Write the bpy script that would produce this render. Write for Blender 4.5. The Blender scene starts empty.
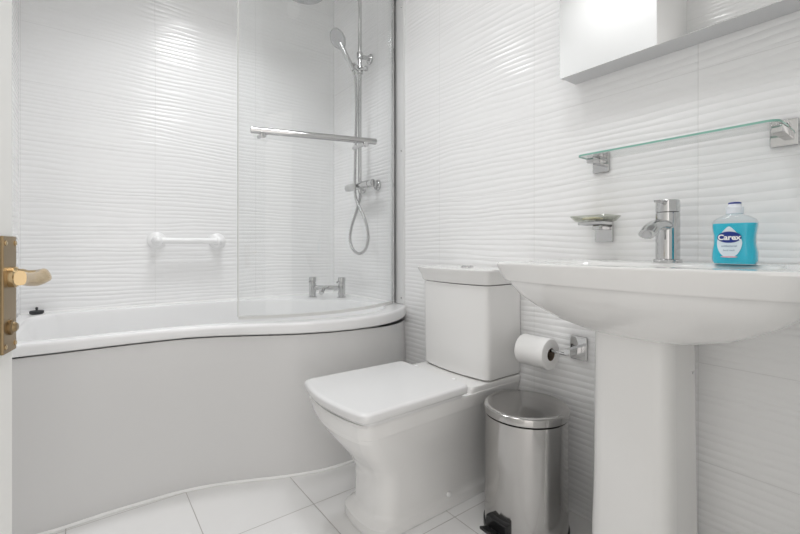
import bpy, bmesh, math, random
from mathutils import Vector, Matrix, noise

random.seed(3)
PI = math.pi
sc = bpy.context.scene
COL = sc.collection

# ------------------------------------------------------------------ camera, world, lights
XR, YB, XL, YF, ZC = 1.275, 2.397, -0.225, 0.03, 2.46     # right wall, bath wall, left wall, door wall, ceiling
cam_d = bpy.data.cameras.new('camera')
cam = bpy.data.objects.new('camera', cam_d)
COL.objects.link(cam)
cam.location = (0, 0, .867)
cam.rotation_euler = (PI / 2, 0, -math.atan(315 / 418))
cam_d.sensor_width = 36
cam_d.lens = 418 / 800 * 36
cam_d.shift_y = -20 / 800
cam_d.clip_start = .02
sc.camera = cam

w = bpy.data.worlds.new('world')
sc.world = w
w.use_nodes = True
w.node_tree.nodes['Background'].inputs[0].default_value = (1.0, .962, .93, 1)
w.node_tree.nodes['Background'].inputs[1].default_value = 1.55


def area(name, loc, size, power, rot=(0, 0, 0), col=(1, 1, 1), shape='DISK'):
    d = bpy.data.lights.new(name, 'AREA')
    d.shape = shape
    d.size = size
    d.energy = power
    d.color = col
    o = bpy.data.objects.new(name, d)
    o.location = loc
    o.rotation_euler = rot
    COL.objects.link(o)
    return o


LX, LY = .52, 1.04
area('ceiling_lamp_light', (LX, LY, ZC - .075), .32, 3.0, col=(.975, .985, 1))
FILLS = [(.50, 1.80), (.60, .50)]  # two added fill lights, out of view, spreading light more evenly over the room
for q in FILLS:
    a = area('added_fill_beam', (*q, ZC - .012), .24, 5.0 if q[1] > 1 else 2.6, col=(.975, .985, 1))
    a.data.spread = math.radians(110 if q[1] > 1 else 110)

vs = sc.view_settings
vs.view_transform = 'Standard'
vs.look = 'None'
vs.gamma = 1
vs.use_curve_mapping = False
vs.exposure = -.02
sc.cycles.max_bounces = 16
sc.cycles.diffuse_bounces = 8
sc.cycles.glossy_bounces = 8
sc.cycles.transparent_max_bounces = 24
sc.cycles.caustics_reflective = False
sc.cycles.caustics_refractive = False


# ------------------------------------------------------------------ materials
def mat(name, col=(.8, .8, .8), rough=.4, metal=0., **kw):
    m = bpy.data.materials.new(name)
    m.use_nodes = True
    b = m.node_tree.nodes['Principled BSDF']
    b.inputs['Base Color'].default_value = (*col, 1)
    b.inputs['Roughness'].default_value = rough
    b.inputs['Metallic'].default_value = metal
    for k, v in kw.items():
        b.inputs[k.replace('_', ' ')].default_value = v
    return m


class NT:
    def __init__(self, m):
        self.t = m.node_tree
        self.b = self.t.nodes.get('Principled BSDF')

    def n(self, typ, **kw):
        x = self.t.nodes.new(typ)
        for k, v in kw.items():
            setattr(x, k, v)
        return x

    def l(self, a, b):
        self.t.links.new(a, b)

    def m(self, op, a, b=None, c=None):
        x = self.n('ShaderNodeMath', operation=op)
        for i, v in enumerate((a, b, c)):
            if v is None:
                continue
            if isinstance(v, (int, float)):
                x.inputs[i].default_value = v
            else:
                self.l(v, x.inputs[i])
        return x.outputs[0]

    def xyz(self):
        g = self.n('ShaderNodeNewGeometry')
        s = self.n('ShaderNodeSeparateXYZ')
        self.l(g.outputs['Position'], s.inputs[0])
        return s.outputs

    def comb(self, x, y, z):
        c = self.n('ShaderNodeCombineXYZ')
        for i, v in enumerate((x, y, z)):
            if isinstance(v, (int, float)):
                c.inputs[i].default_value = v
            else:
                self.l(v, c.inputs[i])
        return c.outputs[0]

    def noise(self, vec, scale, detail=2, rough=.5):
        x = self.n('ShaderNodeTexNoise')
        x.inputs['Scale'].default_value = scale
        x.inputs['Detail'].default_value = detail
        x.inputs['Roughness'].default_value = rough
        self.l(vec, x.inputs['Vector'])
        return x.outputs['Fac']

    def mix(self, fac, a, b):
        x = self.n('ShaderNodeMix', data_type='RGBA')
        if isinstance(fac, (int, float)):
            x.inputs[0].default_value = fac
        else:
            self.l(fac, x.inputs[0])
        for i, v in ((6, a), (7, b)):
            if isinstance(v, tuple):
                x.inputs[i].default_value = (*v, 1)
            else:
                self.l(v, x.inputs[i])
        return x.outputs[2]

    def joint(self, s, origin, period, width):
        """1 on a joint line of the given width, 0 elsewhere"""
        q = self.m('SUBTRACT', s, origin)
        q = self.m('DIVIDE', q, period)
        q = self.m('ADD', q, .5)
        q = self.m('FRACT', q)
        q = self.m('ABSOLUTE', self.m('SUBTRACT', q, .5))
        q = self.m('MULTIPLY', q, period)
        return self.m('SUBTRACT', 1, self.m('SMOOTH_MIN', self.m('DIVIDE', q, width), 1.0, .3))


def wavy_tile(name, axis, s0):
    """white glazed wall tile with relief of irregular horizontal ripples; tiles 498 x 253 mm"""
    m = mat(name, (.89, .89, .89), .13)
    t = NT(m)
    p = t.xyz()
    s, z = p[axis], p[2]
    warp = t.noise(t.comb(t.m('MULTIPLY', s, .9), t.m('MULTIPLY', z, 4.0), axis * 7.3), 1.0, 3, .55)
    warp2 = t.noise(t.comb(t.m('MULTIPLY', s, 2.0), t.m('MULTIPLY', z, 15), 3.1 + axis), 1.0, 2)
    ph = t.m('MULTIPLY', z, 2 * PI / .0205)
    ph = t.m('ADD', ph, t.m('MULTIPLY', warp, 27))
    ph = t.m('ADD', ph, t.m('MULTIPLY', warp2, 5.5))
    sn = t.m('MULTIPLY_ADD', t.m('SINE', ph), .5, .5)
    rip = t.m('POWER', sn, .5)
    amp = t.noise(t.comb(t.m('MULTIPLY', s, 2.2), t.m('MULTIPLY', z, 16), 9.1), 1.0, 2)
    amp = t.m('MULTIPLY_ADD', amp, 1.6, .1)
    h = t.m('MULTIPLY', rip, amp)
    jv = t.joint(s, s0, .4977, .0015)
    jh = t.joint(z, .06, .2535, .0013)
    j = t.m('MAXIMUM', jv, jh)
    h = t.m('SUBTRACT', h, t.m('MULTIPLY', j, .35))
    b = t.n('ShaderNodeBump')
    b.inputs['Strength'].default_value = 1
    b.inputs['Distance'].default_value = .00135
    t.l(h, b.inputs['Height'])
    t.l(b.outputs[0], t.b.inputs['Normal'])
    c = t.mix(t.m('MULTIPLY', j, .55), (.89, .89, .89), (.66, .66, .65))
    t.l(c, t.b.inputs['Base Color'])
    return m


def floor_tile():
    m = mat('floor_tiles', (.8, .79, .78), .28)
    t = NT(m)
    p = t.xyz()
    j = t.m('MAXIMUM', t.joint(p[0], -.047, .3318, .0025), t.joint(p[1], .966, .335, .0025))
    n = t.noise(t.comb(p[0], p[1], 0), 5, 5, .6)
    c = t.mix(n, (.74, .735, .725), (.81, .805, .80))
    c = t.mix(j, c, (.36, .34, .32))
    t.l(c, t.b.inputs['Base Color'])
    b = t.n('ShaderNodeBump')
    b.inputs['Distance'].default_value = .001
    b.inputs['Strength'].default_value = .6
    t.l(t.m('SUBTRACT', 1, j), b.inputs['Height'])
    t.l(b.outputs[0], t.b.inputs['Normal'])
    t.l(t.m('MULTIPLY_ADD', j, .5, .26), t.b.inputs['Roughness'])
    return m


def clear(name, tint, ior=1.45, gloss=.02):
    """thin clear pane: see-through with a fresnel reflection"""
    m = bpy.data.materials.new(name)
    m.use_nodes = True
    t = NT(m)
    t.t.nodes.remove(t.b)
    out = t.t.nodes['Material Output']
    tr = t.n('ShaderNodeBsdfTransparent')
    tr.inputs[0].default_value = (*tint, 1)
    gl = t.n('ShaderNodeBsdfGlossy')
    gl.inputs['Roughness'].default_value = gloss
    fr = t.n('ShaderNodeFresnel')
    g = t.n('ShaderNodeNewGeometry')          # same reflectance from both sides of a pane
    t.l(t.m('MULTIPLY_ADD', g.outputs['Backfacing'], 1 / ior - ior, ior), fr.inputs[0])
    mx = t.n('ShaderNodeMixShader')
    t.l(fr.outputs[0], mx.inputs[0])
    t.l(tr.outputs[0], mx.inputs[1])
    t.l(gl.outputs[0], mx.inputs[2])
    t.l(mx.outputs[0], out.inputs[0])
    return m


def brushed(name, col, rough, streak):
    m = mat(name, col, rough, 1)
    t = NT(m)
    p = t.xyz()
    n = t.noise(t.comb(p[0], p[1], p[2]), streak, 4, .65)
    t.l(t.m('MULTIPLY_ADD', n, .22, rough - .08), t.b.inputs['Roughness'])
    return m


M = dict(
    tile_r=wavy_tile('wavy_white_tiles', 1, .402),
    tile_b=wavy_tile('wavy_white_tiles_bath', 0, .278),
    tile_l=wavy_tile('wavy_white_tiles_left', 1, .38),
    floor=floor_tile(),
    paint=mat('white_wall_paint', (.84, .84, .83), .6),
    door=mat('white_gloss_door', (.83, .83, .81), .32),
    ceramic=mat('white_ceramic', (.80, .795, .785), .12, Coat_Weight=.3, Coat_Roughness=.03),
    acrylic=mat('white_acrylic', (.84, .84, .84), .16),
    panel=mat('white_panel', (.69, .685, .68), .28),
    seat=mat('white_seat_plastic', (.74, .74, .74), .22),
    plastic=mat('white_plastic', (.86, .86, .86), .3),
    chrome=mat('chrome', (.60, .60, .60), .06, 1),
    satin=mat('satin_aluminium', (.50, .50, .50), .25, 1),
    profile=mat('white_profile', (.74, .74, .74), .3),
    steel=brushed('polished_steel', (.50, .49, .48), .11, 14),
    mirror=mat('mirror_glass', (.93, .935, .93), .01, 1),
    cabinet=mat('grey_cabinet', (.60, .60, .61), .4),
    glass=clear('clear_screen_glass', (.975, .98, .98)),
    shelf=clear('clear_shelf_glass', (.982, .99, .986)),
    shelf_edge=mat('green_glass_edge', (.25, .50, .42), .15),
    dish=clear('clear_dish_glass', (.80, .81, .77), 1.7),
    brass=mat('aged_brass', (.60, .45, .26), .24, 1),
    brass_dark=mat('dark_brass', (.30, .22, .125), .32, 1),
    black=mat('black_plastic', (.015, .015, .016), .35),
    rubber=mat('black_rubber', (.02, .022, .025), .5),
    seal=mat('sealant_white', (.88, .88, .87), .4),
    seal_clear=mat('clear_seal', (.74, .74, .72), .3),
    paper=mat('tissue_paper', (.87, .865, .855), .95),
    card=mat('brown_card', (.16, .125, .09), .9),
    bottle=clear('clear_bottle', (.95, .97, .98), 1.4, .05),
    liquid=mat('turquoise_soap', (.02, .56, .74), .1),
    cap=mat('frosted_cap', (.80, .83, .88), .25),
    navy=mat('navy_print', (.006, .03, .24), .35),
    label=mat('pale_label', (.72, .82, .88), .4),
    white_ink=mat('white_print', (.9, .9, .9), .5),
    grey_ink=mat('grey_print', (.22, .32, .42), .5),
    pink=mat('pink_print', (.75, .45, .52), .5),
    nozzle=mat('grey_rubber_nozzles', (.55, .55, .56), .4),
    soap=mat('cream_soap', (.74, .66, .45), .5),
)
lamp = bpy.data.materials.new('lamp_diffuser')
lamp.use_nodes = True
_b = lamp.node_tree.nodes['Principled BSDF']
_b.inputs['Emission Color'].default_value = (1, .98, .95, 1)
_b.inputs['Emission Strength'].default_value = 5
M['lamp'] = lamp
M['lens'] = lamp.copy()
M['lens'].name = 'fill_lens'
M['lens'].node_tree.nodes['Principled BSDF'].inputs['Emission Strength'].default_value = .8  # faint glow for the added fill lights


# ------------------------------------------------------------------ mesh helpers
def mesh_obj(name, bm, m, parent=None, smooth=38):
    if parent is not None:
        bmesh.ops.translate(bm, verts=bm.verts[:], vec=-parent.matrix_world_loc if hasattr(parent, 'matrix_world_loc') else -world_loc(parent))
    bmesh.ops.recalc_face_normals(bm, faces=bm.faces[:])
    me = bpy.data.meshes.new(name)
    bm.to_mesh(me)
    bm.free()
    for x in (m if isinstance(m, (list, tuple)) else [m]):
        me.materials.append(x)
    if smooth:
        me.polygons.foreach_set('use_smooth', [True] * len(me.polygons))
        me.set_sharp_from_angle(angle=math.radians(smooth))
    o = bpy.data.objects.new(name, me)
    COL.objects.link(o)
    if smooth:
        wn = o.modifiers.new('weighted_normals', 'WEIGHTED_NORMAL')
        wn.keep_sharp = True
        wn.weight = 80
    if parent is not None:
        o.parent = parent
    return o


def world_loc(o):
    v = Vector((0, 0, 0))
    while o is not None:
        v = v + o.location
        o = o.parent
    return v


def tag(o, label=None, cat=None, group=None, kind=None):
    for k, v in (('label', label), ('category', cat), ('group', group), ('kind', kind)):
        if v:
            o[k] = v
    return o


def thing(name, label, cat, loc, group=None):
    o = bpy.data.objects.new(name, None)
    o.empty_display_size = .05
    COL.objects.link(o)
    o.location = loc
    return tag(o, label, cat, group)


def struct(name, bm, m, smooth=0):
    return tag(mesh_obj(name, bm, m, None, smooth), kind='structure')


def box(bm, a, b, bev=0, seg=2):
    n = bmesh.new()
    bmesh.ops.create_cube(n, size=1)
    a, b = Vector(a), Vector(b)
    for v in n.verts:
        v.co = Vector((a[i] + (v.co[i] + .5) * (b[i] - a[i]) for i in range(3)))
    if bev:
        bmesh.ops.bevel(n, geom=n.edges[:], offset=bev, segments=seg, profile=.5, affect='EDGES')
    return merge(bm, n)


def merge(bm, n, mi=0):
    mp = [bm.verts.new(v.co) for v in n.verts]
    n.verts.index_update()
    out = []
    for f in n.faces:
        nf = bm.faces.new([mp[v.index] for v in f.verts])
        nf.material_index = mi or f.material_index
        out.append(nf)
    n.free()
    return out


def B(a, b, bev=0, seg=2):
    bm = bmesh.new()
    box(bm, a, b, bev, seg)
    return bm


def loft(bm, rings, cap0=True, cap1=True, closed=True):
    vr = [[bm.verts.new(p) for p in r] for r in rings]
    n = len(vr[0])
    for i in range(len(vr) - 1):
        for k in range(n if closed else n - 1):
            k2 = (k + 1) % n
            bm.faces.new((vr[i][k], vr[i][k2], vr[i + 1][k2], vr[i + 1][k]))
    if cap0:
        bm.faces.new(vr[0][::-1])
    if cap1:
        bm.faces.new(vr[-1])
    return vr


def frame(d):
    d = d.normalized()
    u = Vector((0, 0, 1)) if abs(d.z) < .9 else Vector((1, 0, 0))
    a = d.cross(u).normalized()
    return a, d.cross(a).normalized()


def lathe(bm, prof, org, axis=(0, 0, 1), n=32, cap0=True, cap1=True):
    """prof: (radius, distance along axis) pairs"""
    ax = Vector(axis).normalized()
    a, b = frame(ax)
    org = Vector(org)
    rings = []
    for r, t in prof:
        r = max(r, 1e-5)
        rings.append([org + ax * t + (a * math.cos(2 * PI * k / n) + b * math.sin(2 * PI * k / n)) * r for k in range(n)])
    loft(bm, rings, cap0, cap1)
    return bm


def LT(prof, org, axis=(0, 0, 1), n=32, **kw):
    return lathe(bmesh.new(), prof, org, axis, n, **kw)


def smooth_path(pts, k=8):
    pts = [Vector(p) for p in pts]
    P = [pts[0] * 2 - pts[1]] + pts + [pts[-1] * 2 - pts[-2]]
    out = []
    for i in range(1, len(P) - 2):
        for j in range(k):
            t = j / k
            a, b, c, d = P[i - 1], P[i], P[i + 1], P[i + 2]
            out.append(.5 * ((2 * b) + (c - a) * t + (2 * a - 5 * b + 4 * c - d) * t * t + (3 * b - a - 3 * c + d) * t ** 3))
    out.append(pts[-1])
    return out


def tube(bm, pts, r, n=14, caps=True):
    pts = [Vector(p) for p in pts]
    rr = r if isinstance(r, (list, tuple)) else [r] * len(pts)
    d0 = (pts[1] - pts[0]).normalized()
    a, b = frame(d0)
    rings = []
    for i, p in enumerate(pts):
        d = (pts[min(i + 1, len(pts) - 1)] - pts[max(i - 1, 0)]).normalized()
        a = (a - d * a.dot(d)).normalized()
        b = d.cross(a)
        rings.append([p + (a * math.cos(2 * PI * k / n) + b * math.sin(2 * PI * k / n)) * rr[i] for k in range(n)])
    loft(bm, rings, caps, caps)
    return bm


def T(pts, r, n=14, k=0):
    return tube(bmesh.new(), smooth_path(pts, k) if k else pts, r, n)


def plan(z, yc, xf, xb, hw, bow=0., rf=.03, rb=.01, hwb=None, nf=14, nc=7):
    """outline, seen from above, of a fixture on the right wall: bowed front at xf, back at xb"""
    hwb = hw if hwb is None else hwb
    P = []

    def bez(p, c, q):
        for i in range(nc):
            t = (i + .5) / nc
            P.append(((1 - t) ** 2 * p[0] + 2 * t * (1 - t) * c[0] + t * t * q[0], (1 - t) ** 2 * p[1] + 2 * t * (1 - t) * c[1] + t * t * q[1]))
    yi = hw - rf
    fx = lambda y: xf + bow * (y / hw) ** 2
    for i in range(nf + 1):
        y = yi - 2 * yi * i / nf
        P.append((fx(y), y))
    sl = (hwb - hw) / max(1e-6, (xb - xf - bow))
    bez((fx(yi), -yi), (xf + bow, -hw), (xf + bow + rf, -hw - sl * rf))
    for i in range(5):
        t = i / 4
        x = (xf + bow + rf) * (1 - t) + (xb - rb) * t
        P.append((x, -(hw + sl * (x - xf - bow))))
    bez((xb - rb, -hwb), (xb, -hwb), (xb, -hwb + rb))
    for i in range(5):
        P.append((xb, -(hwb - rb) + 2 * (hwb - rb) * i / 4))
    bez((xb, hwb - rb), (xb, hwb), (xb - rb, hwb))
    for i in range(5):
        t = i / 4
        x = (xb - rb) * (1 - t) + (xf + bow + rf) * t
        P.append((x, hw + sl * (x - xf - bow)))
    bez((xf + bow + rf, hw + sl * rf), (xf + bow, hw), (fx(yi), yi))
    return [Vector((x, yc + y, z)) for x, y in P]


def text_mesh(body, size, bold=0., shear=0.):
    c = bpy.data.curves.new('print', 'FONT')
    c.body = body
    c.size = size
    c.align_x = 'CENTER'
    c.align_y = 'CENTER'
    c.offset = bold
    c.shear = shear
    c.resolution_u = 4
    o = bpy.data.objects.new('print', c)
    COL.objects.link(o)
    dg = bpy.context.evaluated_depsgraph_get()
    me = bpy.data.meshes.new_from_object(o.evaluated_get(dg))
    bm = bmesh.new()
    bm.from_mesh(me)
    bpy.data.objects.remove(o)
    bpy.data.meshes.remove(me)
    return bm


# ------------------------------------------------------------------ the room
TH = .1
struct('floor', B((XL - TH, -1.0, -.06), (XR + TH, YB + TH, 0)), M['floor'])
struct('wall_right', B((XR, YF - TH, 0), (XR + TH, YB + TH, ZC)), M['tile_r'])
struct('wall_back', B((XL - TH, YB, 0), (XR, YB + TH, ZC)), M['tile_b'])
struct('wall_left', B((XL - TH, YF, 0), (XL, YB, ZC)), M['tile_l'])
bm = bmesh.new()
box(bm, (XL - TH, YF - TH, 0), (XL + .015, YF, ZC))
box(bm, (.52, YF - TH, 0), (XR, YF, ZC))
box(bm, (XL + .015, YF - TH, 1.955), (.52, YF, ZC))
struct('wall_front', bm, M['paint'])
struct('ceiling', B((XL - TH, YF - TH, ZC), (XR + TH, YB + TH, ZC + .06)), M['paint'])

# ceiling lamp
r = thing('ceiling_lamp', 'round white flush lamp on the bathroom ceiling', 'lamp', (LX, LY, ZC))
mesh_obj('lamp_base', LT([(.17, 0), (.17, -.03), (.165, -.035)], (LX, LY, ZC)), M['plastic'], r)
mesh_obj('lamp_shade', LT([(.162, -.035), (.160, -.05), (.14, -.062), (.09, -.068), (.0, -.07)], (LX, LY, ZC), cap0=True), M['lamp'], r)

for i, q in enumerate(FILLS):  # unseen fittings made up to carry the added fill lights
    o = thing('added_fill_light', ('added flat round fill light on the ceiling near the bath', 'added flat round fill light on the ceiling near the doorway')[i], 'light', (*q, ZC), 'added fill lights')
    mesh_obj('fill_bezel', LT([(.135, -.0005), (.135, -.007), (.124, -.009), (.121, -.004), (.121, -.0005)], (*q, ZC)), M['plastic'], o)
    mesh_obj('lens', LT([(.1205, -.0008), (.1205, -.004)], (*q, ZC)), M['lens'], o)

# white cupboard high on the left wall, seen in the mirror
r = thing('wall_cupboard', 'white cupboard hung high on the tiled left wall, reflected in mirror', 'cupboard', (XL, 1.13, 1.70))
mesh_obj('cupboard_body', B((XL, .872, 1.70), (.138, 1.40, ZC - .02), .003), M['plastic'], r)
mesh_obj('cupboard_door', B((.139, .872, 1.702), (.158, 1.398, ZC - .022), .002), M['plastic'], r)

# ------------------------------------------------------------------ open door with brass lever handle
E = Vector((-.0775, .759, 0))
du = Vector((-.2, -.98, 0)).normalized()
dn = Vector((.98, -.2, 0)).normalized()


def DP(u, n, z):
    return E + du * u + dn * n + Vector((0, 0, z))


def dbox(u0, u1, n0, n1, z0, z1, bev=0):
    bm = B((u0, n0, z0), (u1, n1, z1), bev)
    for v in bm.verts:
        v.co = DP(v.co.x, v.co.y, v.co.z)
    return bm


r = thing('door', 'white door standing open at the left edge of the room', 'door', DP(.72, -.02, .006))
r['kind'] = 'structure'
r.name = 'door_1'
mesh_obj('door_leaf', dbox(0, .71, -.038, 0, .008, 1.93, .0015), M['door'], r)
hz, hu = .806, .0215
pl = mesh_obj('handle_plate', dbox(hu - .0205, hu + .0205, .0003, .0045, hz - .075, hz + .075, .0012), M['brass_dark'], r)
for du_ in (-.015, .015):
    for dz in (-.066, .066):
        mesh_obj('screw', LT([(.0034, 0), (.0034, .001), (.002, .0018)], DP(hu + du_, .0045, hz + dz), dn, 12), M['brass'], pl)
zl = hz + .022
hd = mesh_obj('lever_handle', LT([(.0135, 0), (.0135, .006), (.0105, .009), (.0105, .013), (.0085, .018), (.0085, .030)], DP(hu, .0045, zl), dn, 24), M['brass'], r)
bm = bmesh.new()
rings = []
path = smooth_path([DP(hu - .004, .030, zl), DP(hu - .0005, .037, zl + .0005), DP(hu + .012, .041, zl + .001), DP(hu + .035, .0415, zl - .001), DP(hu + .06, .041, zl), DP(hu + .085, .042, zl + .003), DP(hu + .098, .044, zl + .004)], 6)
for i, p in enumerate(path):
    d = (path[min(i + 1, len(path) - 1)] - path[max(i - 1, 0)]).normalized()
    t = i / (len(path) - 1)
    side = Vector((0, 0, 1)).cross(d).normalized()
    up = d.cross(side)
    tw = .9 * math.sin(t * PI) * .6
    hw_, hh = .0085 - .003 * t, .0085 + .001 * math.sin(t * 6)
    ring = []
    for k in range(16):
        a = 2 * PI * k / 16
        ca, sa = math.cos(a), math.sin(a)
        x = math.copysign(abs(ca) ** .7, ca) * hw_
        y = math.copysign(abs(sa) ** .7, sa) * hh
        x, y = x * math.cos(tw) - y * math.sin(tw), x * math.sin(tw) + y * math.cos(tw)
        ring.append(p + side * x + up * y)
    rings.append(ring)
loft(bm, rings)
mesh_obj('lever', bm, M['brass'], hd)
ck = mesh_obj('thumb_turn', LT([(.010, 0), (.010, .003), (.007, .004), (.006, .006), (.0045, .0075)], DP(hu, .0045, hz - .043), dn, 20), M['brass_dark'], r)

# ------------------------------------------------------------------ bath
outer_front = smooth_path([(XL + .003, 1.648, 0), (-.05, 1.648, 0), (.12, 1.650, 0), (.26, 1.640, 0), (.38, 1.610, 0), (.50, 1.560, 0), (.62, 1.505, 0), (.74, 1.470, 0), (.87, 1.458, 0),
                           (1.0, 1.473, 0), (1.12, 1.520, 0), (1.21, 1.582, 0), (XR - .002, 1.640, 0)], 8)
outer = [Vector((p.x, p.y, 0)) for p in outer_front] + [Vector((XR - .002, YB - .002, 0)), Vector((XL + .003, YB - .002, 0))]
inner_c = [(-.185, 1.80), (-.16, 1.725), (-.06, 1.708), (.12, 1.706), (.27, 1.700), (.40, 1.675), (.52, 1.630), (.64, 1.578), (.76, 1.545), (.88, 1.535), (1.0, 1.552), (1.10, 1.60),
           (1.17, 1.68), (1.19, 1.78), (1.17, 1.90), (1.10, 2.02), (1.0, 2.13), (.88, 2.23), (.76, 2.30), (.60, 2.335), (.40, 2.345), (.15, 2.345), (-.05, 2.340), (-.15, 2.31), (-.185, 2.22), (-.19, 2.0)]
inner = smooth_path([(x, y, 0) for x, y in inner_c + inner_c[:1]], 6)[:-1]
cen = Vector((.5, 2.0, 0))


def hit(poly, ang):
    d = Vector((math.cos(ang), math.sin(ang), 0))
    best = None
    for i in range(len(poly)):
        a, b = poly[i] - cen, poly[(i + 1) % len(poly)] - cen
        e = b - a
        den = d.x * e.y - d.y * e.x
        if abs(den) < 1e-9:
            continue
        t = (a.x * e.y - a.y * e.x) / den
        s = (a.x * d.y - a.y * d.x) / den
        if -1e-6 <= s <= 1 + 1e-6 and t > 0 and (best is None or t > best):
            best = t
    return cen + d * best


angs = [2 * PI * k / 200 for k in range(200)]
for cnr in (outer[0], outer[-1], outer[-2], outer[len(outer_front) - 1]):
    v = cnr - cen
    angs.append(math.atan2(v.y, v.x) % (2 * PI))
angs.sort()
OUT = [hit(outer, a) for a in angs]
INN = [hit(inner, a) for a in angs]


def front_w(p):          # 1 on the free front edge, 0 along the walls
    return 1. if p.y < 1.66 else 0.


def bring(f, z, inset=0., zt=None):
    out = []
    for o_, i_ in zip(OUT, INN):
        p = o_.lerp(i_, f)
        if inset:
            d = (i_ - o_).normalized()
            p = o_ + d * inset * front_w(o_)
        out.append(Vector((p.x, p.y, z if zt is None else zt(p.x))))
    return out


lipz = lambda x: .545 - .017 * max(0, min(1, (x - .3) / .97))
ZR = .580
r = thing('bath', 'white shower bath with curved front panel along the far wall', 'bath', (.5, 2.0, 0))
bm = bmesh.new()
rings = [bring(0, 0, .022, lambda x: lipz(x) + .004), bring(0, 0, .004, lipz), bring(0, 0, .0005, lambda x: lipz(x) + .005), bring(0, ZR - .012, .0005), bring(0, ZR - .004, .004), bring(0, ZR, .012)]
rings += [[Vector((p.x, p.y, ZR)) for p in (o_.lerp(i_, .82) for o_, i_ in zip(OUT, INN))]]
for sc_, z in ((1.0, ZR - .004), (.988, ZR - .02), (.972, ZR - .10), (.945, .33), (.90, .235), (.82, .19), (.6, .178), (.25, .176)):
    rings.append([Vector((cen.x + (p.x - cen.x) * sc_, cen.y + .0 + (p.y - cen.y) * sc_, z)) for p in INN])
loft(bm, rings, cap0=False, cap1=True)
mesh_obj('tub', bm, M['acrylic'], r, 50)
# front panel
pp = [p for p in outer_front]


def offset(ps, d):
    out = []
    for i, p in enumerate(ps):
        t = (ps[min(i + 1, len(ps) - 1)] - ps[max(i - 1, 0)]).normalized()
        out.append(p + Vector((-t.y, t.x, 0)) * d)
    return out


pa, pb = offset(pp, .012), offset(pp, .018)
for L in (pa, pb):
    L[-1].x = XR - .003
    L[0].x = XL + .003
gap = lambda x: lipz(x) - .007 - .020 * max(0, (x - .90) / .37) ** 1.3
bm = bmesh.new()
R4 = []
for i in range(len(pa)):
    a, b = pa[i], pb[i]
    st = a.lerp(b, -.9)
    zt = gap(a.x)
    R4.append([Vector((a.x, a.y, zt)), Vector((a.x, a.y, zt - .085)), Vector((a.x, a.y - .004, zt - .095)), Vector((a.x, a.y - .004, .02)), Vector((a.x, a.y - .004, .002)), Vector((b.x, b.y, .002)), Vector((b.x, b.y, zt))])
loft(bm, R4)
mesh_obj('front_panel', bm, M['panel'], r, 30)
bead = offset(pp, .004)
bead[-1].x = XR - .008
bead[0].x = XL + .008
bpts = [Vector((p.x, p.y + .0 + .0015 * noise.noise((p.x * 9, 0, 0)), .003)) for p in bead]
mesh_obj('sealant_bead', tube(bmesh.new(), bpts, [.0055 + .0016 * noise.noise((p.x * 14, 3, 0)) for p in bpts], 8), M['seal'], r)
# sealant along the walls
wb = bmesh.new()
tube(wb, [(XL + .007, YB - .0065, ZR + .001), (XR - .007, YB - .0065, ZR + .001)], .005, 8)
tube(wb, [(XR - .0065, YB - .007, ZR + .001), (XR - .0065, 1.76, ZR + .001)], .005, 8)
mesh_obj('wall_sealant', wb, M['seal'], r)

# plug on the ledge
px_, py_ = -.165, 2.362
r = thing('bath_plug', 'small black rubber plug lying on the bath ledge', 'plug', (px_, py_, ZR))
mesh_obj('plug_body', LT([(.019, 0), (.024, .004), (.0245, .012), (.022, .015), (.006, .016)], (px_, py_, ZR + .0005)), M['rubber'], r)
mesh_obj('plug_ring', LT([(.004, .0), (.004, .007), (.0055, .009), (.003, .014)], (px_, py_, ZR + .016), n=16), M['rubber'], r)

# grab rail
r = thing('grab_rail', 'white plastic grab rail fixed to the tiled wall above the bath', 'grab rail', (.43, YB, .898))
ga, gb, gy = .285, .568, YB - .055
bm = T([(ga - .004, gy, .898), (ga + .03, gy, .898), (gb - .03, gy, .898), (gb + .004, gy, .898)], .0155, 20)
mesh_obj('bar', bm, M['plastic'], r)
for x in (ga, gb):
    f = mesh_obj('wall_flange', LT([(.043, 0), (.043, .006), (.038, .012), (.026, .018), (.021, .03), (.021, .056), (.019, .068), (.010, .075), (0, .0765)], (x, YB - .0005, .898), (0, -1, 0), 32), M['plastic'], r)

# bath filler, set diagonally in the corner
TA, TB = Vector((1.045, 2.222, ZR)), Vector((1.166, 2.098, ZR))
r = thing('bath_tap', 'chrome bath filler with two pillars on the bath corner', 'tap', ((TA + TB) / 2))
for p in (TA, TB):
    q = mesh_obj('pillar', LT([(.026, 0), (.026, .005), (.020, .007), (.020, .080), (.017, .081), (.017, .086), (.021, .087), (.0215, .112), (.019, .115)], p + Vector((0, 0, .0005)), n=28), M['chrome'], r)
    d = (p - cen).normalized() * -1
    mesh_obj('lever', T([p + Vector((0, 0, .108)), p + Vector((0, 0, .112)) + d * .02, p + Vector((0, 0, .116)) + d * .045], .0045, 12), M['chrome'], q)
dirn = (TB - TA).normalized()
inw = Vector((-dirn.y, dirn.x, 0))
if inw.dot(cen - TA) < 0:
    inw = -inw
mid = (TA + TB) / 2 + Vector((0, 0, .055))
mesh_obj('bridge', T([TA + Vector((0, 0, .055)) + dirn * .015, mid, TB + Vector((0, 0, .055)) - dirn * .015], .0125, 18), M['chrome'], r)
mesh_obj('spout', T([mid, mid + inw * .035 + Vector((0, 0, .004)), mid + inw * .075 + Vector((0, 0, -.004)), mid + inw * .10 + Vector((0, 0, -.022))], [.013] * 25, 18, 8), M['chrome'], r)

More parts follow.
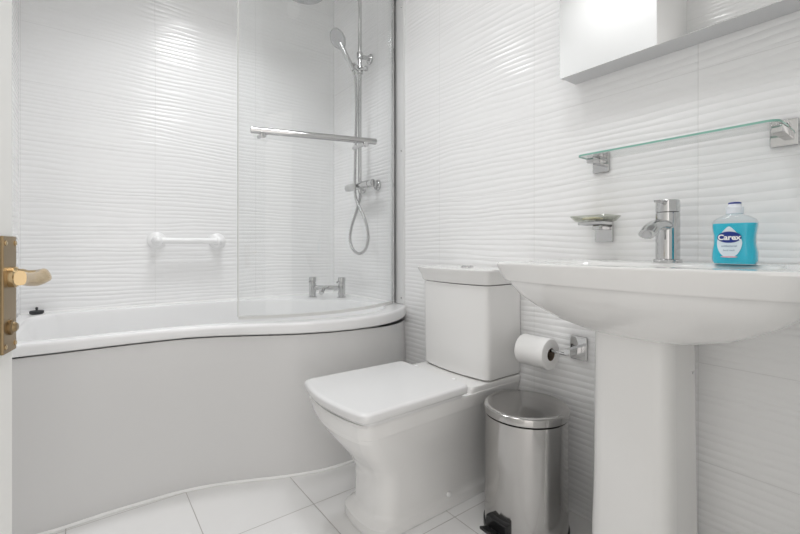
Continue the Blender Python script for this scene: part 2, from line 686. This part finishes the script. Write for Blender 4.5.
# ------------------------------------------------------------------ curved glass bath screen
g = smooth_path([(.484, 1.700, 0), (.60, 1.650, 0), (.72, 1.618, 0), (.85, 1.606, 0), (1.0, 1.625, 0), (1.13, 1.665, 0), (1.245, 1.720, 0)], 8)
r = thing('bath_screen', 'curved clear glass bath screen standing on the bath rim', 'bath screen', (1.25, 1.72, ZR + .004))
Z0, Z1 = ZR + .012, 2.13
bm = bmesh.new()
go = offset(g, -.003)
gi = offset(g, .003)
loft(bm, [[Vector((a.x, a.y, Z0)), Vector((a.x, a.y, Z1)), Vector((b.x, b.y, Z1)), Vector((b.x, b.y, Z0))] for a, b in zip(go, gi)])
mesh_obj('glass_pane', bm, M['glass'], r)
bm = bmesh.new()
sa, sb = offset(g, -.005), offset(g, .005)
loft(bm, [[Vector((a.x, a.y, ZR + .001)), Vector((a.x, a.y, Z0 + .002)), Vector((b.x, b.y, Z0 + .002)), Vector((b.x, b.y, ZR + .001))] for a, b in zip(sa, sb)])
mesh_obj('bottom_seal', bm, M['seal_clear'], r)
bm = bmesh.new()
e0, e1 = go[0], gi[0]
mesh_obj('edge_seal', B((.480, 1.697, Z0), (.4838, 1.704, Z1)), M['seal_clear'], r)
bm = bmesh.new()
tube(bm, [(1.251, 1.727, ZR + .004), (1.251, 1.727, Z1 + .005)], .007, 20)
mesh_obj('hinge_post', bm, M['profile'], r)
bm = bmesh.new()
box(bm, (1.240, 1.707, ZR + .004), (1.245, 1.716, Z1 + .005), .001)
box(bm, (1.262, 1.716, ZR + .004), (1.272, 1.742, Z1 + .005), .002)
mesh_obj('pane_clamp', bm, M['chrome'], r)
wp = mesh_obj('wall_profile', B((1.266, 1.652, ZR + .002), (1.2748, 1.714, Z1 + .005), .002), M['profile'], r)
for z in (.612, 1.348, 2.07):
    mesh_obj('screw', LT([(.0045, 0), (.0045, .0015), (.003, .003)], (1.266, 1.668, z), (-1, 0, 0), 12), M['steel'], wp)
mesh_obj('top_cap', B((1.236, 1.690, Z1 + .0055), (1.272, 1.742, Z1 + .015), .002), M['chrome'], r)
# towel rail on the screen
ra, rb_ = Vector((.508, 1.630, 1.318)), Vector((1.005, 1.505, 1.322))
rd = (rb_ - ra).normalized()
rn = Vector((rd.y, -rd.x, 0))
if rn.y > 0:
    rn = -rn
tr = mesh_obj('towel_rail', T([ra, ra + rd * .002, ra + rd * .1, rb_ - rd * .1, rb_ - rd * .002, rb_], [.010, .013, .013, .013, .013, .010], 18), M['chrome'], r)


def glass_at(x):
    for a, b in zip(g, g[1:]):
        if a.x <= x <= b.x:
            return a.lerp(b, (x - a.x) / (b.x - a.x))
    return g[0] if x < g[0].x else g[-1]


for q in (ra + rd * .045, rb_ - rd * .05):
    gp = glass_at(q.x)
    gp = Vector((gp.x, gp.y - .004, q.z - .014))
    bm = T([gp, q + Vector((0, 0, -.014))], .008, 14)
    mesh_obj('rail_bracket', bm, M['chrome'], tr)
    lathe_o = q + Vector((0, 0, -.014)) + Vector((0, -.008, 0))
    mesh_obj('rail_knob', LT([(.010, 0), (.012, .003), (.012, .012), (.008, .015)], q + Vector((0, .004, -.016)), (.1, -1, 0), 18), M['chrome'], tr)

# ------------------------------------------------------------------ shower
sy, sx = 1.965, 1.205
r = thing('shower_set', 'chrome bar shower with riser pole, rain head, hose and handset', 'shower', (XR, sy, 1.203))
zm = 1.203
mx = mesh_obj('mixer_bar', T([(sx, 1.868, zm), (sx, 1.87, zm), (sx, 2.06, zm), (sx, 2.062, zm)], [.018, .021, .021, .018], 22), M['chrome'], r)
for y0, dr in ((1.866, -1), (2.064, 1)):
    mesh_obj('knob', LT([(.0165, 0), (.0195, .002), (.0205, .03), (.0195, .036), (.012, .038)], (sx, y0, zm), (0, dr, 0), 24), M['chrome'], mx)
for y in (1.89, 2.04):
    mesh_obj('wall_elbow', LT([(.030, 0), (.030, .006), (.026, .012), (.014, .014), (.014, .06)], (XR - .0005, y, zm), (-1, 0, 0), 26), M['chrome'], mx)
mesh_obj('hose_outlet', LT([(.011, -.016), (.011, -.034), (.009, -.04)], (sx, sy, zm), n=16), M['chrome'], mx)
ptop = 2.245
pole = [(sx, sy, zm + .015), (sx, sy, 1.5), (sx, sy, 1.9), (sx, sy, ptop - .06), (sx - .008, sy, ptop - .02), (sx - .035, sy, ptop + .012), (sx - .08, sy, ptop + .02), (.95, sy, ptop + .008), (.905, sy, ptop - .012), (.885, sy, ptop - .035), (.882, sy, ptop - .07)]
mesh_obj('riser_pole', T(pole, .0105, 18, 6), M['chrome'], r)
rh = mesh_obj('rain_head', LT([(.008, .02), (.016, .018), (.022, .006), (.096, .0), (.099, -.004), (.097, -.009)], (.882, sy, 2.150), n=48), M['chrome'], r)
bm = bmesh.new()
lathe(bm, [(.093, -.0088), (.092, -.0105), (.0, -.0105)], (.882, sy, 2.150), n=40)
for ring, cnt in ((.015, 6), (.03, 12), (.045, 18), (.06, 24), (.075, 30), (.087, 36)):
    for k in range(cnt):
        a = 2 * PI * k / cnt
        lathe(bm, [(.0028, -.0105), (.0022, -.0135)], (.882 + ring * math.cos(a), sy + ring * math.sin(a), 2.150), n=6)
mesh_obj('nozzle_plate', bm, M['nozzle'], rh)
# wall bracket
wbk = mesh_obj('wall_bracket', LT([(.027, 0), (.027, .008), (.022, .014), (.012, .016), (.012, .07)], (XR - .0005, sy, 1.915), (-1, 0, 0), 26), M['chrome'], r)
mesh_obj('pole_clamp', LT([(.016, -.018), (.0175, -.015), (.0175, .015), (.016, .018)], (sx, sy, 1.915), n=22), M['chrome'], wbk)
# slider and handset
zs = 1.838
sl = mesh_obj('slider', LT([(.017, -.02), (.019, -.016), (.019, .016), (.017, .02)], (sx, sy, zs), n=22), M['chrome'], r)
mesh_obj('slider_knob', LT([(.008, .0), (.008, .02), (.014, .022), (.014, .036), (.010, .038)], (sx, sy - .012, zs), (.55, -.83, 0), 18), M['chrome'], sl)
mesh_obj('holder_arm', T([(sx, sy, zs), (sx - .03, sy - .01, zs + .002), (sx - .05, sy - .016, zs + .01)], [.013, .014, .016], 16), M['chrome'], sl)
h0 = Vector((sx - .050, sy - .016, zs - .02))
hdir = Vector((-.40, .22, .90)).normalized()
hnd = bmesh.new()
tube(hnd, smooth_path([h0, h0 + hdir * .03, h0 + hdir * .08, h0 + hdir * .12, h0 + hdir * .155], 5), [.0115 + .004 * (i / 20) for i in range(21)], 16)
hs = mesh_obj('hand_shower', hnd, M['chrome'], r)
hc = h0 + hdir * .185
fn = Vector((-.62, -.60, -.42)).normalized()
fn = (fn - hdir * fn.dot(hdir)).normalized()
fa = fn.cross(hdir).normalized()
bm = bmesh.new()
rings = []
for s_, t in ((.35, -.020), (.8, -.014), (1, -.004), (1, .004), (.95, .008)):
    rings.append([hc + fn * t + (fa * math.cos(2 * PI * k / 28) * .040 + hdir * math.sin(2 * PI * k / 28) * .058) * s_ for k in range(28)])
loft(bm, rings)
mesh_obj('spray_head', bm, M['chrome'], hs)
bm = bmesh.new()
rings = [[hc + fn * t + (fa * math.cos(2 * PI * k / 28) * .040 + hdir * math.sin(2 * PI * k / 28) * .058) * s_ for k in range(28)] for s_, t in ((.88, .0082), (.86, .010))]
loft(bm, rings)
for i in range(-3, 4):
    for j in range(-4, 5):
        a, b = i * .0105, j * .0115
        if (a / .034) ** 2 + (b / .05) ** 2 < .95:
            lathe(bm, [(.003, 0), (.0024, .003)], hc + fn * .010 + fa * a + hdir * b, fn, 6)
mesh_obj('spray_plate', bm, M['nozzle'], hs)
# hose: from the mixer outlet down in a loop and up beside the pole to the handset
hp = [(sx, sy, zm - .035), (sx - .002, sy - .004, zm - .07), (sx - .006, sy + .02, zm - .13), (sx - .010, sy + .070, zm - .22), (sx - .010, sy + .088, zm - .29), (sx - .01, sy + .055, zm - .350), (sx - .008, sy - .01, zm - .372), (sx - .006, sy - .07, zm - .345),
      (sx - .008, sy - .098, zm - .28), (sx - .014, sy - .075, zm - .19), (sx - .022, sy - .015, zm - .10), (sx - .028, sy + .004, zm - .04), (sx - .028, sy + .006, zm + .05), (sx - .024, sy + .004, zm + .25), (sx - .022, sy, zm + .45), (sx - .03, sy - .006, zm + .56), tuple(h0 - hdir * .005)]
mesh_obj('hose', T(hp, .0075, 12, 8), M['satin'], r)

# ------------------------------------------------------------------ toilet
TY = 1.120
r = thing('toilet', 'white close coupled toilet with square lid beside the steel bin', 'toilet', (1.0, TY, 0))
bm = bmesh.new()
spec = [  # z, front, half width at front, half width at back, bow, rf
    (.001, .668, .114, .116, .02, .045), (.028, .668, .114, .116, .02, .045), (.033, .674, .110, .113, .02, .045), (.042, .692, .104, .109, .02, .045), (.056, .700, .102, .107, .02, .045),
    (.12, .704, .103, .107, .02, .045), (.160, .700, .106, .108, .02, .045), (.200, .678, .118, .112, .022, .045), (.245, .640, .138, .120, .026, .045), (.290, .603, .156, .134, .03, .04),
    (.322, .583, .165, .146, .032, .035), (.328, .578, .169, .150, .032, .035), (.338, .577, .170, .153, .032, .035), (.342, .571, .174, .157, .032, .035), (.378, .563, .178, .166, .032, .03), (.385, .567, .175, .166, .032, .03)]
loft(bm, [plan(z, TY, xf, XR - .004, hw, bw, rf, .012, hb) for z, xf, hw, hb, bw, rf in spec])
mesh_obj('pan', bm, M['ceramic'], r, 45)
bm = bmesh.new()
loft(bm, [plan(z, TY, xf, XR - .004, hw, .004, .02, .008) for z, xf, hw in ((.380, 1.000, .166), (.398, 1.004, .168), (.404, 1.010, .166))])
mesh_obj('pan_shelf', bm, M['ceramic'], r)
bm = bmesh.new()
loft(bm, [plan(z, TY, xf, XR - .006, hw, .016, .022, .008) for z, xf, hw in ((.4045, 1.084, .160), (.412, 1.075, .167), (.55, 1.073, .168), (.733, 1.071, .169))])
mesh_obj('cistern', bm, M['ceramic'], r, 50)
bm = bmesh.new()
loft(bm, [plan(z, TY, xf, XR - .004, hw, .018, .02, .008) for z, xf, hw in ((.736, 1.068, .171), (.739, 1.065, .174), (.756, 1.062, .177), (.768, 1.058, .182), (.778, 1.053, .188), (.787, 1.052, .189), (.791, 1.056, .186))])
cl = mesh_obj('cistern_lid', bm, M['ceramic'], r, 50)
fb = mesh_obj('flush_button', LT([(.024, 0), (.024, .003), (.021, .005), (.0205, .004), (.0, .0055)], (1.165, TY, .7912), n=32), M['chrome'], cl)
bm = bmesh.new()
loft(bm, [plan(z, TY - .012, xf, .965, hw, .030, .026, .015, hb) for z, xf, hw, hb in ((.3855, .574, .169, .162), (.387, .572, .172, .165), (.397, .570, .174, .166), (.400, .572, .172, .165))])
mesh_obj('seat', bm, M['seat'], r, 50)
bm = bmesh.new()
loft(bm, [plan(z, TY - .015, xf, .970, hw, .030, .022, .012, hb) for z, xf, hw, hb in ((.402, .557, .182, .172), (.4035, .551, .187, .177), (.410, .547, .1905, .180), (.423, .547, .1905, .180), (.4275, .550, .188, .178), (.430, .556, .183, .173), (.4305, .562, .177, .167))])
mesh_obj('seat_lid', bm, M['seat'], r, 60)
for s in (-1, 1):
    mesh_obj('hinge', T([(.972, TY + s * .10, .414), (1.0, TY + s * .10, .414)], .009, 14), M['plastic'], r)
mesh_obj('screw_cap', LT([(.009, 0), (.009, .003), (.006, .006), (0, .0068)], (.965, TY - .1085, .046), (0, -1, .1), 20), M['plastic'], r)

# ------------------------------------------------------------------ pedal bin
BX, BY, BR, BH = 1.090, .800, .125, .384
r = thing('pedal_bin', 'polished steel pedal bin standing between toilet and basin', 'bin', (BX, BY, 0))
mesh_obj('body', LT([(BR - .003, .024), (BR - .001, .026), (BR - .001, BH - .030), (BR - .004, BH - .028)], (BX, BY, 0), n=64), M['steel'], r)
mesh_obj('base_ring', LT([(BR + .002, .0005), (BR + .003, .004), (BR + .003, .020), (BR, .0238)], (BX, BY, 0), n=64), M['black'], r)
mesh_obj('lid', LT([(BR - .004, BH - .0255), (BR + .002, BH - .024), (BR + .003, BH - .022), (BR + .003, BH - .006), (BR + .001, BH - .003), (BR - .005, BH), (BR - .011, BH + .0005), (BR - .015, BH - .001), (BR * .6, BH + .001), (0, BH + .002)], (BX, BY, 0), n=64), M['steel'], r)
bm = bmesh.new()
box(bm, (BX - BR - .050, BY - .032, .030), (BX - BR - .006, BY + .032, .040), .003)
for v in bm.verts:
    v.co.z += (BX - BR - v.co.x) * .35
pd = mesh_obj('pedal', bm, M['black'], r)
mesh_obj('pedal_bracket', B((BX - BR - .016, BY - .038, .0245), (BX - BR + .012, BY + .038, .075), .004), M['black'], r)
hq = Vector((.25, .97, 0)).normalized()
side = Vector((hq.y, -hq.x, 0))
c0 = Vector((BX, BY, .235)) + hq * (BR - .001)
mesh_obj('carry_handle', T([c0 + side * .004 + Vector((0, 0, .05)), c0 + hq * .010 + Vector((0, 0, .045)), c0 + hq * .014, c0 + hq * .010 + Vector((0, 0, -.045)), c0 - side * .004 + Vector((0, 0, -.05))], .0045, 12, 6), M['black'], r)
mesh_obj('hinge', B((BX + BR - .012, BY - .03, BH - .075), (BX + BR + .008, BY + .03, BH - .03), .003), M['black'], r)

# ------------------------------------------------------------------ toilet roll and its holder
PY, PZ, PX = .728, .538, 1.208
r = thing('toilet_roll_holder', 'chrome toilet roll holder on the wall left of pedestal', 'roll holder', (XR, PY, PZ))
mesh_obj('wall_plate', B((XR - .009, PY - .028, PZ - .034), (XR - .0005, PY + .029, PZ + .042), .003), M['chrome'], r)
arm = mesh_obj('arm', B((PX - .009, PY - .011, PZ - .010), (XR - .009, PY + .011, PZ + .010), .002), M['chrome'], r)
mesh_obj('rod', T([(PX, PY + .008, PZ - .008), (PX, PY + .06, PZ - .008), (PX, .905, PZ - .008), (PX, .908, PZ + .004)], .0055, 14), M['chrome'], r)
ry0, ry1, rz, RR = .788, .897, PZ - .0205, .050
r = thing('toilet_roll', 'white toilet paper roll hanging on the chrome holder', 'toilet roll', (PX, (ry0 + ry1) / 2, rz))
bm = bmesh.new()
n = 48
prof = [(.0205, 0), (.046, 0), (.0495, .002), (RR, .005), (RR, ry1 - ry0 - .005), (.0495, ry1 - ry0 - .002), (.046, ry1 - ry0), (.0205, ry1 - ry0), (.0205, 0)]
lathe(bm, prof, (PX, ry0, rz), (0, 1, 0), n, cap0=False, cap1=False)
mesh_obj('paper', bm, M['paper'], r)
bm = bmesh.new()
lathe(bm, [(.0190, .0005), (.0203, .0005), (.0203, ry1 - ry0 - .0005), (.0190, ry1 - ry0 - .0005), (.0190, .0005)], (PX, ry0, rz), (0, 1, 0), 32, cap0=False, cap1=False)
mesh_obj('card_tube', bm, M['card'], r)

# ------------------------------------------------------------------ basin and pedestal
CY, ZB = .450, .829
r = thing('basin', 'white ceramic basin on a pedestal under the glass shelf', 'basin', (1.1, CY, 0))
bm = bmesh.new()
XB = XR - .003
spec = [  # z, front, half width, bow, rf, half width at back
    (.655, 1.020, .095, .010, .03, .09), (.657, 1.004, .106, .012, .03, .10), (.664, .985, .128, .016, .035, .12), (.683, .952, .190, .028, .04, .178), (.702, .926, .224, .034, .04, .21), (.722, .902, .254, .040, .04, .242), (.745, .876, .280, .044, .04, .268),
    (.768, .858, .292, .046, .04, .28), (.777, .853, .295, .046, .038, .282), (.779, .846, .301, .046, .036, .288), (.783, .843, .303, .046, .034, .290), (.805, .830, .307, .046, .032, .294), (.822, .824, .310, .046, .03, .296), (.828, .827, .307, .046, .03, .294), (ZB, .834, .300, .046, .03, .288)]
BC = lambda z: .446 - .014 * max(0, min(1, (z - .66) / .09))
rings = [plan(z, BC(z), xf, XB, hw, bw, rf, .012, hb) for z, xf, hw, bw, rf, hb in spec]
rings += [plan(z, BC(z), xf, xb, hw, bw, .07, .05, hb) for z, xf, xb, hw, bw, hb in ((ZB, .868, 1.130, .260, .05, .235), (ZB - .006, .876, 1.122, .252, .05, .228), (ZB - .05, .905, 1.10, .22, .05, .195), (ZB - .10, .955, 1.07, .15, .04, .13), (ZB - .118, 1.0, 1.04, .08, .012, .075))]
loft(bm, rings)
mesh_obj('bowl', bm, M['ceramic'], r, 50)
bm = bmesh.new()
pc = CY + .025
loft(bm, [plan(z, pc, xf, XR - .07, hw, .010, .036, .006, hw - .002, nc=9) for z, xf, hw in ((.001, 1.015, .102), (.012, 1.015, .102), (.03, 1.022, .098), (.30, 1.032, .0945), (.654, 1.034, .091))])
mesh_obj('pedestal', bm, M['ceramic'], r, 50)
mesh_obj('fixing_screw', LT([(.004, 0), (.004, .002), (.002, .003)], (XR - .09, pc - .0898, .56), (0, -1, 0), 12), M['nozzle'], r)

# basin tap
tx, ty = 1.188, CY - .009
r = thing('basin_tap', 'chrome single lever tap on the basin ledge', 'tap', (tx, ty, ZB))
mesh_obj('tap_base', LT([(.032, .0003), (.032, .006), (.029, .008)], (tx, ty, ZB), n=32), M['chrome'], r)
mesh_obj('tap_body', LT([(.027, .008), (.027, .125), (.0245, .1255)], (tx, ty, ZB), n=36), M['chrome'], r)
hd = mesh_obj('tap_head', LT([(.0245, .126), (.027, .127), (.027, .154), (.025, .157), (.0, .158)], (tx, ty, ZB), n=36), M['chrome'], r)
bm = bmesh.new()
box(bm, (tx - .062, ty - .009, ZB + .148), (tx - .005, ty + .009, ZB + .155), .002)
mesh_obj('lever', bm, M['chrome'], hd)
bm = bmesh.new()
sp = smooth_path([(tx - .012, ty, ZB + .092), (tx - .05, ty, ZB + .094), (tx - .09, ty, ZB + .086), (tx - .120, ty, ZB + .068)], 6)
rings = []
for i, p in enumerate(sp):
    d = (sp[min(i + 1, len(sp) - 1)] - sp[max(i - 1, 0)]).normalized()
    a = Vector((0, 1, 0))
    b = d.cross(a)
    rings.append([p + a * .019 * math.cos(2 * PI * k / 24) + b * .0135 * math.sin(2 * PI * k / 24) for k in range(24)])
loft(bm, rings)
so = mesh_obj('spout', bm, M['chrome'], r)
dd = (sp[-1] - sp[-2]).normalized()
mesh_obj('aerator', LT([(.0105, .0002), (.0105, .002), (.008, .003)], sp[-1], dd, 20), M['nozzle'], so)

# soap bottle
bx, by, bz = 1.125, .287, ZB + .0005
r = thing('soap_bottle', 'turquoise hand soap bottle with navy label on the basin ledge', 'bottle', (bx, by, bz))


def sec(z, hw, hd, n=48, e=3.2):
    out = []
    for k in range(n):
        a = 2 * PI * k / n
        ca, sa = math.cos(a), math.sin(a)
        out.append(Vector((bx + math.copysign(abs(sa) ** (2 / e), sa) * hd, by + math.copysign(abs(ca) ** (2 / e), ca) * hw, bz + z)))
    return out


BP = [(0, .035, .019), (.003, .038, .022), (.012, .040, .024), (.025, .0395, .024), (.045, .0365, .0225), (.062, .0365, .0225), (.080, .039, .0235), (.090, .039, .023), (.097, .0355, .021), (.103, .027, .018), (.108, .0155, .0145), (.111, .0145, .014)]


def bw_at(z):
    for a, b in zip(BP, BP[1:]):
        if a[0] <= z <= b[0]:
            t = (z - a[0]) / (b[0] - a[0])
            return a[1] + (b[1] - a[1]) * t, a[2] + (b[2] - a[2]) * t
    return BP[-1][1:]


bm = bmesh.new()
loft(bm, [sec(z, a, b, e=3.2 if z < .1 else 2.2) for z, a, b in BP])
mesh_obj('bottle_shell', bm, M['bottle'], r, 60)
bm = bmesh.new()
loft(bm, [sec(z, bw_at(z)[0] - .0012, bw_at(z)[1] - .0012) for z in (.0015, .004, .012, .025, .035, .045, .055, .062, .072, .080, .0885)])
mesh_obj('liquid_soap', bm, M['liquid'], r, 60)
cp = mesh_obj('cap', LT([(.0150, .1092), (.0155, .111), (.0155, .124), (.0125, .1255), (.0105, .132), (.009, .1335), (0, .134)], (bx, by, bz), n=28), M['cap'], r)
mesh_obj('cap_band', LT([(.0112, .1305), (.0116, .131), (.0114, .1335), (.009, .1345)], (bx, by, bz), n=28), M['navy'], cp)


def on_front(bm, u0, z0, eps):
    """wrap a flat print (x right, y up) onto the bottle's front face (facing -X)"""
    for v in bm.verts:
        u, z = u0 + v.co.x, z0 + v.co.y
        hw, hd = bw_at(z)
        q = min(.98, abs(u) / hw)
        d = hd * (1 - q ** 3.2) ** (1 / 3.2)
        v.co = Vector((bx - d - eps, by - u, bz + z))
    return bm


def disc(rx, ry, n=40, egg=0., rings=6):
    bm = bmesh.new()
    c = bm.verts.new((0, 0, 0))
    prev = None
    for j in range(1, rings + 1):
        cur = []
        for k in range(n):
            a = 2 * PI * k / n
            y = math.sin(a)
            x = math.cos(a) * (1 - egg * max(0, y) ** 1.5)
            cur.append(bm.verts.new((rx * x * j / rings, ry * y * j / rings, 0)))
        for k in range(n):
            k2 = (k + 1) % n
            if prev is None:
                bm.faces.new((c, cur[k], cur[k2]))
            else:
                bm.faces.new((prev[k], cur[k], cur[k2], prev[k2]))
        prev = cur
    return bm


LU, LZ = -.004, .048
lb = mesh_obj('label', on_front(disc(.0222, .0335, egg=.55), LU, LZ, .0004), M['label'], r)
mesh_obj('pink_rim', on_front(disc(.0150, .0016), LU, LZ - .0315, .0007), M['pink'], lb)
mesh_obj('brand_oval', on_front(disc(.0215, .0120), LU, LZ + .0105, .0010), M['navy'], lb)
mesh_obj('brand_name', on_front(text_mesh('Carex', .0160, .0005, 0), LU, LZ + .0098, .0015), M['white_ink'], lb)
mesh_obj('small_print', on_front(text_mesh('antibacterial', .0056, .00008), LU, LZ - .0085, .0008), M['grey_ink'], lb)
mesh_obj('small_print', on_front(text_mesh('hand wash', .0048, .00006), LU, LZ - .0175, .0008), M['grey_ink'], lb)

# ------------------------------------------------------------------ soap dish on its wall holder
SY, SZ = .646, .915
r = thing('soap_dish_holder', 'square chrome wall holder under the glass soap dish', 'dish holder', (XR, SY, SZ))
mesh_obj('wall_plate', B((XR - .009, SY - .027, SZ - .033), (XR - .0005, SY + .027, SZ + .040), .003), M['chrome'], r)
mesh_obj('arm', B((XR - .055, SY - .010, SZ + .004), (XR - .008, SY + .010, SZ + .018), .002), M['chrome'], r)
bm = bmesh.new()
for a, b in (((1.190, SY - .040), (1.196, SY + .040)), ((1.234, SY - .040), (1.240, SY + .040)), ((1.196, SY - .040), (1.234, SY - .034)), ((1.196, SY + .034), (1.234, SY + .040))):
    box(bm, (a[0], a[1], SZ + .018), (b[0], b[1], SZ + .026))
mesh_obj('cradle', bm, M['chrome'], r)
bm = bmesh.new()
dx = 1.216


def rr(z, hx, hy, rad=.02, n=8):
    out = []
    for (cx, cy, a0) in ((1, 1, 0), (-1, 1, 90), (-1, -1, 180), (1, -1, 270)):
        for i in range(n + 1):
            a = math.radians(a0 + 90 * i / n)
            out.append(Vector((dx + cx * (hx - rad) + rad * math.cos(a), SY + cy * (hy - rad) + rad * math.sin(a), z)))
    return out


zd = SZ + .0265
loft(bm, [rr(zd, .036, .046), rr(zd + .003, .040, .050), rr(zd + .016, .048, .061), rr(zd + .018, .047, .060), rr(zd + .0155, .043, .056), rr(zd + .006, .037, .048), rr(zd + .005, .033, .044)])
tag(mesh_obj('soap_dish', bm, M['dish'], None, 40), 'shallow clear glass soap dish resting in its chrome holder', 'soap dish')
bm = bmesh.new()
loft(bm, [[Vector((dx + (p.x - dx) * s, SY + .008 + (p.y - SY) * s * .8, zd + z)) for p in rr(0, .036, .046)] for s, z in ((.55, .0055), (.66, .007), (.68, .010), (.6, .013), (.4, .0145))])
tag(mesh_obj('soap_bar', bm, M['soap'], None, 60), 'thin cream sliver of soap lying in the glass dish', 'soap')

# ------------------------------------------------------------------ glass shelf
s0, s1, fx, bxk, zsf = .224, .682, 1.172, 1.262, 1.138
r = thing('glass_shelf', 'clear glass shelf on two chrome brackets under mirror cabinet', 'shelf', (XR, CY, zsf))
bm = bmesh.new()
rad = .022
pts = [(bxk, s0), (bxk, s1)]
for i in range(7):
    a = math.radians(90 + 90 * i / 6)
    pts.append((fx + rad + rad * math.cos(a), s1 - rad + rad * math.sin(a)))
for i in range(7):
    a = math.radians(180 + 90 * i / 6)
    pts.append((fx + rad + rad * math.cos(a), s0 + rad + rad * math.sin(a)))
lo = [bm.verts.new((x, y, zsf - .0025)) for x, y in pts]
hi = [bm.verts.new((x, y, zsf + .0025)) for x, y in pts]
bm.faces.new(lo[::-1])
bm.faces.new(hi)
for i in range(len(pts)):
    f = bm.faces.new((lo[i], lo[(i + 1) % len(pts)], hi[(i + 1) % len(pts)], hi[i]))
    f.material_index = 1 if i else 0
mesh_obj('glass_plate', bm, [M['shelf'], M['shelf_edge']], r, 30)
for y in (.656, .2335):
    b = mesh_obj('bracket', B((XR - .009, y - .025, zsf - .042), (XR - .0005, y + .025, zsf + .018), .003), M['chrome'], r)
    bm = bmesh.new()
    box(bm, (1.205, y - .010, zsf - .020), (XR - .009, y + .010, zsf - .0035), .002)
    box(bm, (1.240, y - .010, zsf + .0035), (XR - .009, y + .010, zsf + .012), .002)
    mesh_obj('bracket_arm', bm, M['chrome'], b)

# ------------------------------------------------------------------ mirror cabinet
c0, c1, cz0, cz1, cxf = .145, .745, 1.394, 2.05, 1.189
r = thing('mirror_cabinet', 'mirror fronted cabinet on the wall above the glass shelf', 'cabinet', (XR, CY, cz0))
mesh_obj('cabinet_body', B((cxf + .0195, c0 + .002, cz0 + .001), (XR - .0005, c1 - .002, cz1), .001), M['cabinet'], r)
mesh_obj('door_panel', B((cxf + .004, c0, cz0), (cxf + .019, c1, cz1), .0008), M['cabinet'], r)
mesh_obj('mirror', B((cxf, c0, cz0), (cxf + .0038, c1, cz1)), M['mirror'], r, 0)
